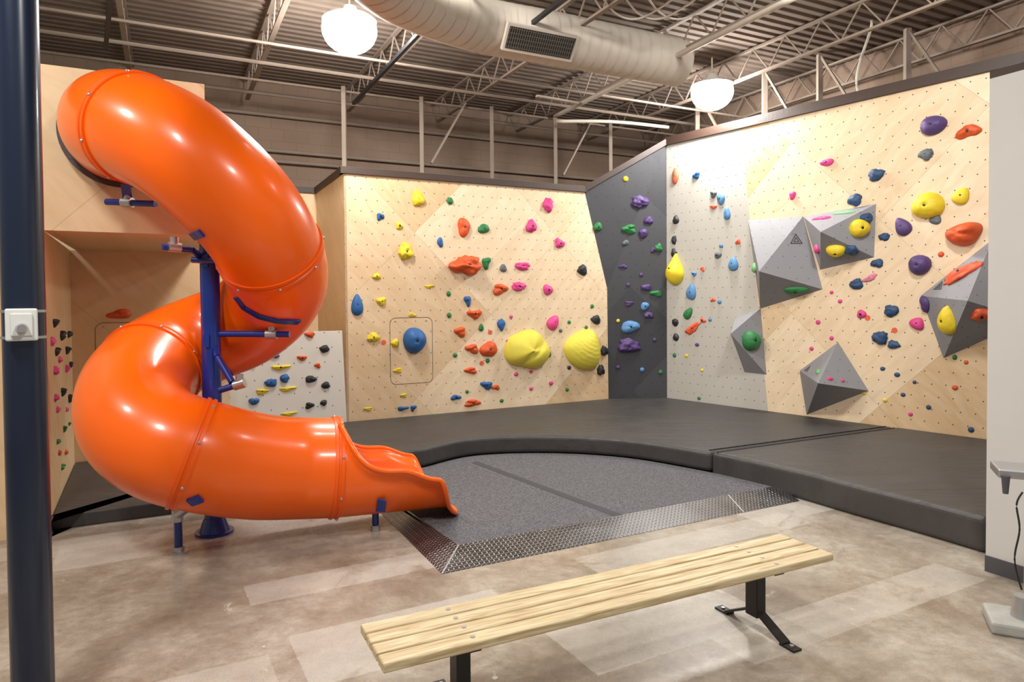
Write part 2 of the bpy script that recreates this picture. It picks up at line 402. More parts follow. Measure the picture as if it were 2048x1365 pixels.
for i in range(nr):
    y0=-16+.02+i*per
    for (dy,dz) in ((0,0),(.07,0),(.09,.025),(.14,.025)):
        vs.append((bm.verts.new((-9,y0+dy,ZR-.06+dz)),bm.verts.new((16,y0+dy,ZR-.06+dz))))
for a,b in zip(vs,vs[1:]): bm.faces.new((a[0],a[1],b[1],b[0]))
Mc=Matrix.Translation(cb)@Matrix((ex,ey,Vector((0,0,1)))).transposed().to_4x4()
o=link('ceiling',bm,M['deck'],frame=Mc); o['kind']='structure'
# ---------------------------------------------------------------- ceiling steel
for k in range(8):
    s0=cb+ex*(-4.2+1.6*k); t=thing('roof_joist','open-web painted steel roof joist, number %s from the left'%['one','two','three','four','five','six','seven','eight'][k],'roof joist',s0+Vector((0,0,5.1)),'open-web steel joists under the roof deck')
    a=s0-ey*.05; L=7.5; zl=5.14; zh=ZR-.09
    bm=NB(); beam(bm,a+Vector((0,0,zh)),a-ey*L+Vector((0,0,zh)),.06,.03); link('top_chord',bm,M['steelwhite'],t)
    bm=NB(); beam(bm,a-ey*.3+Vector((0,0,zl)),a-ey*L+Vector((0,0,zl)),.06,.03); link('bottom_chord',bm,M['steelwhite'],t)
    bm=NB(); n=26
    for i in range(n):
        z0,z1=(zh,zl) if i%2==0 else (zl,zh)
        beam(bm,a-ey*(L*i/n)+Vector((0,0,z0)),a-ey*(L*(i+1)/n)+Vector((0,0,z1)),.016,.016)
    link('web',bm,M['steelwhite'],t)
pp=WB.p+ey*.8; onames=['first','second','third','fourth','fifth','sixth']
for k,px in enumerate((690,845,985,1112,1222)):
    q=RP(px,330,pp,ey); q.z=0
    t=thing('steel_post','%s painted steel upright from the left behind the plywood wall top'%onames[k],'steel post',q,'painted uprights behind the wall tops')
    bm=NB(); beam(bm,q,q+Vector((0,0,5.12)),.06,.06); link('post',bm,M['steelwhite'],t)
    if k in (1,3):
        bm=NB(); beam(bm,q+Vector((0,0,4.1))+ex*.15,q+Vector((0,0,5.12))+ex*.75,.05,.03); link('brace',bm,M['steelwhite'],t)
pq=WR.p+WR.y*.7
for k,px in enumerate((1395,1530,1640,1815)):
    q=RP(px,200,pq,WR.y); q.z=0
    t=thing('steel_post','%s painted steel upright from the left above the right wall trim'%onames[k],'steel post',q,'painted uprights above the right wall')
    bm=NB(); beam(bm,q,q+Vector((0,0,5.5)),.07,.07); link('post',bm,M['steelwhite'],t)
    bm=NB(); beam(bm,q+Vector((0,0,4.6))+WR.x*.5,q+Vector((0,0,5.5)),.05,.03); link('brace',bm,M['steelwhite'],t)
for k,(z,lb) in enumerate(((4.25,'long pale horizontal steel rail low on the rear block wall'),(4.42,'long pale conduit just above the low rail on the block wall'),(5.0,'long conduit high on the rear block wall near the roof deck'))):
    bm=NB(); cyl(bm,cb-ex*6-ey*.08+Vector((0,0,z)),cb+ex*7-ey*.08+Vector((0,0,z)),.028,seg=10)
    tag(link('conduit',bm,M['steelwhite']),lb,'conduit')
def pipe_thing(name,label,cat,pts,r,mat):
    bm=NB(); pipe(bm,pts,r,n=5); return tag(link(name,bm,M[mat],smooth=True),label,cat)
atz=G
bm=NB(); beam(bm,atz(842,64,4.95),atz(708,207,4.95),.045,.045)
o=link('ceiling_strut',bm,M['black']); tag(o,'black metal strut hanging under the ceiling left of the duct','ceiling strut')
bm=NB(); beam(bm,atz(225,-40,4.95),atz(212,96,4.9),.045,.045)
tag(link('ceiling_strut',bm,M['black']),'short black strut hanging above the slide top','ceiling strut')
bm=NB(); beam(bm,atz(1150,-20,5.06),atz(985,110,5.06),.045,.045)
tag(link('ceiling_strut',bm,M['black']),'black strut partly hidden behind the round duct','ceiling strut')
q1=atz(1600,-10,5.0);q2=atz(1112,232,5.0)
pipe_thing('ceiling_pipe','pale ceiling pipe running from upper right towards the rear wall','pipe',[q1,q1*.67+q2*.33,q1*.33+q2*.67,q2],.035,'duct')
q3=atz(1338,255,4.9)
pipe_thing('ceiling_pipe','short pale pipe running level near the rear wall under the joists','pipe',[q2-Vector((0,0,.09)),q2*.5+q3*.5,q3],.03,'duct')
pipe_thing('flexible_conduit','thin curvy conduit hanging above the right wall trim','conduit',[P(1740,-10,9),P(1744,50,9),P(1722,120,9),P(1714,165,9),P(1722,195,9)],.018,'duct')
bm=NB(); beam(bm,atz(1074,192,4.98),atz(1157,206,4.98),.06,.03)
tag(link('strip_fixture',bm,M['duct']),'short pale strip hanging just under the ceiling near the rear wall','ceiling strip')
cl=['first','second','third','fourth','fifth']
for k,(za,oy) in enumerate(((5.1,.9),(5.08,1.6),(5.1,2.3),(5.08,3.1))):
    bm=NB(); cyl(bm,cb-ex*5-ey*oy+Vector((0,0,za)),cb+ex*7.1-ey*oy+Vector((0,0,za)),.018 if k%2 else .026,seg=8)
    tag(link('bridging_bar',bm,M['steelwhite']),'long thin bar crossing under the roof joists, %s from the rear wall'%cl[k],'bridging bar','thin bars crossing under the joists')
for k in range(3):
    x0=1190+45*k
    pipe_thing('ceiling_cable','looping pale cable above the duct at top centre, %s from the left'%cl[k],'cable',[atz(x0,-30,5.2),atz(x0+40,25,5.12),atz(x0+85,38,5.08),atz(x0+140,10,5.14),atz(x0+190,-30,5.2)],.012,'duct')
# duct
de=P(1358,126,9.1)
dp_=[de,de-ex*1.0,de-ex*2.0,de-ex*2.9,P(800,-18,6.5),P(700,-110,5.6)]
dpts=catmull(dp_[::-1],14)
t=thing('air_duct','large round cream spiral duct hanging under the ceiling','air duct',de-ex*2)
bm=NB(); dfr=frames(dpts); tube(bm,dfr,.3,48,True); link('duct_body',bm,M['duct'],t,smooth='auto')
bm=NB()
for i in range(2,len(dpts)-1,2):
    p,s_,n_,t_=dfr[i]
    tube(bm,[(p-t_*.006,s_,n_,t_),(p+t_*.006,s_,n_,t_)],.304,48)
link('duct_ridges',bm,M['duct'],t,smooth=True)
gc=RP(1082,50,de-ey*.24,ey)
nrm=(-ey*.8-Vector((0,0,.6))).normalized(); up=ex.cross(nrm)
if up.z<0: up=-up
up.normalize()
gc=de+ex*((gc-de).dot(ex))+nrm*.285
Rg=Matrix((ex,up,nrm)).transposed().to_4x4()
bm=NB(); box(bm,gc,.92,.3,.05,R=Rg); gr=link('grille_frame',bm,M['duct'],t)
bm=NB(); box(bm,gc+nrm*.022,.86,.24,.012,R=Rg); link('grille_back',bm,M['black'],gr)
bm=NB()
for i in range(30): box(bm,gc+nrm*.03+ex*(-.42+.84*i/29),.008,.24,.008,R=Rg)
for i in range(5): box(bm,gc+nrm*.03+up*(-.1+.2*i/4),.86,.008,.008,R=Rg)
link('grille_bars',bm,M['grille'],gr)
for (px,py,lb) in ((700,60,'glaring round high bay light above the slide, left of the duct'),(1425,185,'glaring round high bay light right of the duct end')):
    c=G(px,py,5.02)
    t=thing('high_bay_light',lb,'ceiling light',c,'round high bay lights')
    bm=NB(); bmesh.ops.create_uvsphere(bm,u_segments=24,v_segments=14,radius=.31,matrix=Matrix.Translation(c)@Matrix.Diagonal((1,1,.85,1)))
    bmesh.ops.delete(bm,geom=[v for v in bm.verts if v.co.z>c.z+.12],context='VERTS')
    link('lens',bm,M['lamp'],t,smooth=True)
    bm=NB(); cyl(bm,c+Vector((0,0,.10)),c+Vector((0,0,.14)),.305,.26,seg=32); cyl(bm,c+Vector((0,0,.14)),c+Vector((0,0,.26)),.13,.08); link('housing',bm,M['white'],t,smooth='auto')
    bm=NB(); cyl(bm,c+Vector((0,0,.26)),Vector((c.x,c.y,ZR-.05)),.012); link('hanger_rod',bm,M['duct'],t)
# ---------------------------------------------------------------- floor mats
PZ=.055
curve=[(850,935),(950,912),(1100,907),(1250,916),(1400,941),(1500,963)]
fr_=[G(x,y,PZ) for x,y in curve]+[G(x,y,0) for x,y in ((1600,1000),(1700,1030),(1850,1073),(1972,1110))]
for p in fr_: p.z=0
sm=catmull(fr_,6)
endp=fr_[-1]
si=min(range(len(sm)),key=lambda i:(sm[i]-fr_[4]).length)+1
def inter(p,d,W):
    n=W.y; t=(W.p-p).dot(n)/d.dot(n); return p+d*t
leftend=G(700,955,PZ); leftend.z=0
sp0=sm[si]; dv_=G(1780,855,MH)-G(1412,905,MH); dv_.z=0; sp1=inter(sp0,dv_.normalized(),WR)
off=.012
lm=[leftend-ex*1.0]+[leftend]+sm[:si+1]+[sp1-WR.y*off]+[WR.w(0.02,0,off),WB.w(WB.L-.02,0,off),WB.w(0,0,.05),WB.w(-1.2,0,.05)]
bm=NB(); hi=prism(bm,lm,PZ+.002,MH)
o=link('crash_mat',bm,M['mat'],smooth=False); bevel(o,.045,4); tag(o,'large black vinyl crash mat with curved front under the plywood back wall','crash mat')
rm=[sp0+ex*.02]+sm[si+1:]+[endp+ex*2.2,WR.w(RE-.1,0,off),sp1+WR.x*.02-WR.y*off]
bm=NB(); prism(bm,rm,.0,MH+.004)
o=link('crash_mat',bm,M['mat']); bevel(o,.045,4); tag(o,'black vinyl crash mat in front of the right wall beside the white partition','crash mat')
bm=NB(); 
for k in (-.06,.06):
    d=(sp1-sp0).normalized(); nrm2=Vector((-d.y,d.x,0))
    beam(bm,sp0+nrm2*k+d*.05+Vector((0,0,MH+.007)),sp1+nrm2*k-d*.1+Vector((0,0,MH+.007)),.02,.006)
tag(link('mat_seam_strap',bm,M['matseam']),'black stitched strap joining the two crash mats','mat strap')
i0=G(918,1092,PZ);i1=G(1560,972,PZ);i2=G(802,1012,PZ)
o0=G(885,1149,0);o1=G(1600,1003,0);o2=G(757,1022,0)
pz=[Vector((p.x,p.y,0)) for p in (i0,i1,i2)]
back=[p.copy() for p in sm if p.x<i1.x-.02 and p.y>pz[1].y][::-1]
d2=(pz[2]-pz[0]).normalized(); lp=pz[2]+d2*((leftend-pz[2]).dot(d2))
bm=NB(); prism(bm,[pz[0],pz[1]]+back+[leftend,lp],.0,PZ)
bmesh.ops.triangulate(bm,faces=bm.faces[:])
tag(link('carpet_pad',bm,M['carpet']),'grey carpeted floor pad inside the curved crash mat edge','floor pad')
bm=NB(); a=G(950,925,PZ);b=G(1237,1032,PZ); beam(bm,a+Vector((0,0,.001)),b+Vector((0,0,.001)),.09,.003); tag(link('carpet_seam_strip',bm,M['padseam']),'dark seam strip running across the carpeted pad','seam strip')
t=thing('access_ramp','shiny diamond plate metal edge ramp around the carpeted pad','ramp',o0)
def slab(name,pts,mat,par):
    bm=NB(); v=[bm.verts.new(p) for p in pts]; bm.faces.new(v); w=[bm.verts.new((p[0],p[1],0)) for p in pts]
    for i in range(len(pts)):
        j=(i+1)%len(pts); bm.faces.new((v[i],v[j],w[j],w[i]))
    return link(name,bm,mat,par)
e=Vector((0,0,.003))
slab('front_plate',[o0+e,o1+e,i1+e,i0+e],M['plate'],t)
slab('side_plate',[o0+e,i0+e,i2+e,o2+e],M['plate'],t)
bm=NB(); beam(bm,o0+e,i0+e*1.5,.012,.006); link('mitre_joint',bm,M['steel'],t)
m1=o0*.2+o1*.8; m2=i0*.2+i1*.8; bm=NB(); beam(bm,m1+e,m2+e*1.5,.008,.005); link('plate_joint',bm,M['steel'],t)
f0=G(100,1062,0); f0.z=0
bm=NB(); prism(bm,[f0,f0+ex*2.3,f0+ex*2.3+ey*1.9,WN.w(un,0,.01),c1v+ex*.01-ey*.01,c0v+ex*.01],.0,.12)
o=link('floor_mat',bm,M['mat']); bevel(o,.02,2); tag(o,'dark floor mat under the slide filling the plywood alcove','floor mat')
# ---------------------------------------------------------------- slide
post=G(430,1066,0); post.z=0
sl=thing('spiral_slide','big glossy orange spiral tube slide on blue steel supports','slide',post)
cp=[(242,268,5.78),(243,248,5.27),(358,297,5.0),(490,418,5.12),(553,530,5.55),(547,592,5.95),(492,645,6.15),(420,675,6.15),(332,715,5.9),(276,772,5.42),(273,836,5.12),(320,884,4.97),(405,912,5.02),(510,932,5.28),(592,936,5.5),(670,935,5.62)]
cpt=[P(*c) for c in cp]; TR=.405; NS=14
path=catmull(cpt,NS)
for _ in range(14):
    q=[p.copy() for p in path]
    for i in range(1,len(path)-1): q[i]=path[i]*.5+(path[i-1]+path[i+1])*.25
    path=q
fr=frames(path)
def idx(f): return int(round(f*NS))
cuts=[0,1.35,3.75,8.45,11.8,15]
for a,b in zip(cuts,cuts[1:]):
    bm=NB(); tube(bm,fr[idx(a):idx(b)+1],TR,64); link('tube_section',bm,M['orange'],sl,smooth=True)
bm=NB(); tube(bm,fr,TR,48); bmesh.ops.recalc_face_normals(bm,faces=bm.faces[:]); bvh=BVHTree.FromBMesh(bm); bm.free()
def tubehit(px,py):
    d=ray(px,py).normalized(); h=bvh.ray_cast(O,d)
    if h[0] is None: return None
    n=h[1]
    if n.dot(d)>0: n=-n
    return h[0],n
bmb=NB(); bmesh.ops.create_uvsphere(bmb,u_segments=10,v_segments=6,radius=.012)
mesh_b=bpy.data.meshes.new('bolt'); bmb.to_mesh(mesh_b); bmb.free(); mesh_b.materials.append(M['steel'])
def bolt(loc,par,scale=1,name='bolt'):
    o=bpy.data.objects.new(name,mesh_b); C.objects.link(o); o.parent=par; o.matrix_parent_inverse=root_mw(par).inverted(); o.location=loc; o.scale=(scale,)*3
def band(f,w=.07,rr=.014,name='seam_flange',bolts=8,mat='orange2'):
    i=idx(f); p,s,n,t_=fr[i]
    prof=[(-w/2,0),(-w/2,rr),(-.012,rr),(-.006,rr*.35),(.006,rr*.35),(.012,rr),(w/2,rr),(w/2,0)]
    bm=NB(); seg=64; rings=[]
    for (d,h) in prof:
        c=p+t_*d
        rings.append([bm.verts.new(c+(s*math.cos(2*PI*k/seg)+n*math.sin(2*PI*k/seg))*(TR+h)) for k in range(seg)])
    for a,b in zip(rings,rings[1:]):
        for k in range(seg): bm.faces.new((a[k],a[(k+1)%seg],b[(k+1)%seg],b[k]))
    o=link(name,bm,M[mat],sl,smooth='auto')
    for k in range(bolts):
        an=2*PI*(k+.5)/bolts; bolt(p+t_*.022+(s*math.cos(an)+n*math.sin(an))*(TR+rr+.002),o)
for f in cuts[1:-1]: band(f)
band(0.05,.04,.045,'entrance_flange',0,'trim')
band(15,.07,.012,'exit_flange',8,'orange2')
# chute
H=path[-1]
endc=P(908,950,6.0)
L=(Vector((endc.x,endc.y,0))-Vector((H.x,H.y,0))).length
dd=(Vector((endc.x,endc.y,0))-Vector((H.x,H.y,0))).normalized()
sdd=Vector((dd.y,-dd.x,0))
def ssmooth(a,b,x):
    x=max(0,min(1,(x-a)/(b-a))); return x*x*(3-2*x)
def chute_pt(s,ph):
    A=94+84*math.exp(-s/.085)-14*ssmooth(.2,.75,s)+6*math.exp(-((s-.5)/.14)**2)-42*ssmooth(.74,1.0,s)
    A=math.radians(A); an=ph*A
    c=H+dd*(s-.09*ph*ph*ssmooth(.7,1,s))*L
    r=TR*(1+.07*s)
    fl=ssmooth(.84,1,abs(ph))*(.06)*(1-ssmooth(.9,1,s)*.5)
    q=c+sdd*(math.sin(an)*(r+fl)); q.z=H.z+.005*s-math.cos(an)*(r+fl*.2)
    q.z-=3.2*max(0,s-.86)**2
    if q.z<.07: q.z=.07
    return q
bm=NB(); ns,nph=80,48
grid=[[bm.verts.new(chute_pt(i/ns,-1+2*j/nph)) for j in range(nph+1)] for i in range(ns+1)]
for i in range(ns):
    for j in range(nph): bm.faces.new((grid[i][j],grid[i+1][j],grid[i+1][j+1],grid[i][j+1]))
o=link('exit_chute',bm,M['orange'],sl,smooth=True); md=o.modifiers.new('s','SOLIDIFY'); md.thickness=.014
rim=[chute_pt(i/80,-1) for i in range(2,81)]+[chute_pt(1,-1+2*j/24) for j in range(1,24)]+[chute_pt(i/80,1) for i in range(80,1,-1)]
for _ in range(3): rim=[rim[0]]+[rim[i]*.5+(rim[i-1]+rim[i+1])*.25 for i in range(1,len(rim)-1)]+[rim[-1]]
bm=NB(); tube(bm,frames(rim),.02,10,True); link('chute_rim',bm,M['orange'],sl,smooth=True)
# post & supports
bm=NB(); ptop=P(407,488,post.y).z; cyl(bm,post,post+Vector((0,0,ptop)),.075,seg=32); pst=link('center_post',bm,M['blue'],sl,smooth='auto')
bm=NB(); cyl(bm,post,post+Vector((0,0,.02)),.15,seg=32); cyl(bm,post+Vector((0,0,.02)),post+Vector((0,0,.13)),.12,.08,seg=32); link('post_base',bm,M['blue'],pst,smooth='auto')
bm=NB(); cyl(bm,post+Vector((0,0,ptop)),post+Vector((0,0,ptop+.02)),.085,seg=32); link('post_cap',bm,M['blue'],pst,smooth='auto')
for z_ in (.9,1.6,2.25):
    bm=NB(); beam(bm,post+Vector((.0,-.083,z_-.05)),post+Vector((0,-.083,z_+.05)),.05,.02,up=Vector((0,1,0))); link('post_lug',bm,M['blue'],pst)
def arm(pts,clamp=None,br=None,r=.026):
    bm=NB()
    for a,b in zip(pts,pts[1:]): cyl(bm,a,b,r,seg=16)
    o=link('support_arm',bm,M['blue'],sl,smooth='auto')
    if clamp is not None:
        bm=NB(); d=(pts[-1]-pts[-2]).normalized(); cyl(bm,clamp-d*.045,clamp+d*.045,r*1.5,seg=16); cyl(bm,clamp,clamp+Vector((0,0,.08)),r*1.2,seg=12); link('pipe_clamp',bm,M['steel'],o,smooth='auto')
    if br is not None:
        bm=NB(); beam(bm,br[0],br[1],.07,.012); link('bracket',bm,M['blue'],o)
    return o
Y0=post.y
arm([P(214,404,5.55),P(312,408,5.45)],P(256,405,5.5),(P(256,398,5.5),P(252,368,5.42)))
arm([P(408,520,Y0),P(385,500,Y0-.2),P(326,494,Y0-.35)],P(350,495,Y0-.3),None)
arm([P(385,520,Y0-.09),P(432,522,Y0-.09)])
arm([P(430,668,Y0),P(580,669,Y0+.0)],P(544,669,Y0+.0),None)
arm([P(430,690,Y0),P(436,715,Y0-.12),P(465,765,Y0-.2)])
arm([P(440,781,Y0-.2),P(487,767,Y0-.2)],P(480,769,Y0-.2))
def strap(pxs,w=.06,name='bracket_strap'):
    hs=[]
    for a,b in zip(pxs,pxs[1:]):
        for k in range(6):
            h=tubehit(a[0]+(b[0]-a[0])*k/6,a[1]+(b[1]-a[1])*k/6)
            if h: hs.append(h)
    if len(hs)<3: return
    bm=NB(); prev=None
    for i,(p,n) in enumerate(hs):
        tdir=(hs[min(i+1,len(hs)-1)][0]-hs[max(i-1,0)][0]).normalized(); sd=tdir.cross(n).normalized()*w/2
        cur=[bm.verts.new(p-sd+n*.002),bm.verts.new(p-sd+n*.02),bm.verts.new(p+sd+n*.02),bm.verts.new(p+sd+n*.002)]
        if prev:
            for k in range(4): bm.faces.new((prev[k],prev[(k+1)%4],cur[(k+1)%4],cur[k]))
        else: bm.faces.new(cur)
        prev=cur
    bm.faces.new(prev[::-1])
    link(name,bm,M['blue'],sl,smooth='auto')
strap([(474,594),(490,615),(520,632),(556,641),(606,643)],.055)
strap([(368,478),(388,472),(410,464)],.06)
strap([(380,1004),(392,1000),(406,994)],.07)
strap([(436,716),(448,735),(462,752)],.06)
h=tubehit(183,318)
if h:
    n=h[1]; u=Vector((0,0,1)).cross(n).normalized(); v=n.cross(u)
    bm=NB(); ring=[bm.verts.new(h[0]+n*.006+u*math.cos(a*PI/12)*.035+v*math.sin(a*PI/12)*.06) for a in range(24)]; bm.faces.new(ring)
    link('sticker',bm,M['h_s'],sl)
l1=G(358,1106,0); l1t=P(356,1030,l1.y)
bm=NB(); cyl(bm,l1,Vector((l1.x,l1.y,l1t.z+.0)),.03,seg=20); lg=link('support_leg',bm,M['blue'],sl,smooth='auto')
bm=NB(); cyl(bm,l1,l1+Vector((0,0,.012)),.07,seg=24); cyl(bm,l1,l1+Vector((0,0,.05)),.042,seg=24); link('leg_foot',bm,M['steel'],lg,smooth='auto')
bm=NB(); cyl(bm,l1t-Vector((0,0,.05)),l1t+Vector((0,0,.04)),.042,seg=20); cyl(bm,l1t,P(388,1006,4.9),.035,seg=16); link('pipe_clamp',bm,M['steel'],lg,smooth='auto')
l2=G(752,1062,0); zc=P(752,1012,l2.y).z
bm=NB(); cyl(bm,l2,Vector((l2.x,l2.y,zc)),.028,seg=20); lg=link('support_leg',bm,M['blue'],sl,smooth='auto')
bm=NB(); cyl(bm,l2,l2+Vector((0,0,.05)),.04,seg=20); link('leg_foot',bm,M['steel'],lg,smooth='auto')
bt_=P(765,1000,5.375); bb_=P(763,1023,5.44)
bm=NB(); beam(bm,bb_,bt_,.07,.014,up=Vector((0,1,0))); beam(bm,bb_,Vector((l2.x,l2.y,zc-.01)),.06,.014); link('bracket',bm,M['blue'],lg)
# ---------------------------------------------------------------- volumes
def volume(base,apex,e,label):
    bp=[WR.w(*WR.uv(x,y)) for x,y in base]; ap=WR.w(*WR.uv(apex[0],apex[1],e),e)
    n=len(bp); bm=polymesh('v',bp+[ap],[(i,(i+1)%n,n) for i in range(n)]+[tuple(range(n))[::-1]],None)
    cen=sum(bp,Vector())/n
    t=thing('climbing_volume',label,'climbing volume',cen,'grey faceted climbing volumes')
    link('volume_body',bm,M['volume'],t)
    for i in range(n): SURF['R'].append((bp[i],bp[(i+1)%n],ap))
    return t
v1=volume([(1497,441),(1607,433),(1646,579),(1521,618)],(1519,543),.6,'large grey faceted volume spanning the grey and plywood panels, upper left of four')
v2=volume([(1608,434),(1753,408),(1749,515),(1641,540)],(1642,464),.5,'wide grey faceted volume carrying two yellow holds')
v3=volume([(1472,636),(1522,617),(1534,750),(1490,745)],(1462,668),.48,'small grey faceted volume carrying one green hold')
v4=volume([(1600,742),(1677,685),(1738,782),(1614,830)],(1637,767),.55,'grey pyramid volume low on the right plywood wall just above the mat')
v5=volume([(1842,592),(1985,480),(2060,640),(1888,717)],(1936,602),.5,'grey faceted volume at the right edge beside the white partition')
def hit(px,py,tg):
    d=ray(px,py).normalized(); best=None
    for tri in SURF[tg]:
        h=intersect_ray_tri(tri[0],tri[1],tri[2],d,O,True)
        if h is not None:
            t_=(h-O).length
            if best is None or t_<best[0]:
                n=(tri[1]-tri[0]).cross(tri[2]-tri[0]).normalized()
                if n.dot(d)>0: n=-n
                best=(t_,h,n)
    return best
def logo(par,px,py,sz):
    h=hit(px,py,'R')
    if not h: return
    n=h[2]; u=Vector((0,0,1)).cross(n).normalized(); v=n.cross(u)
    bm=NB()
    for (r0,r1) in ((1,.78),(.5,.3)):
        A0=[h[1]+n*.004+(u*math.sin(2*PI*k/3)+v*math.cos(2*PI*k/3))*sz*r0 for k in range(3)]
        A1=[h[1]+n*.004+(u*math.sin(2*PI*k/3)+v*math.cos(2*PI*k/3))*sz*r1 for k in range(3)]
        for k in range(3):
            j=(k+1)%3; bm.faces.new([bm.verts.new(q) for q in (A0[k],A0[j],A1[j],A1[k])])
    link('triangle_logo',bm,M['logo'],par)
logo(v1,1593,481,.1); logo(v4,1616,739,.07); logo(v5,1879,574,.08)
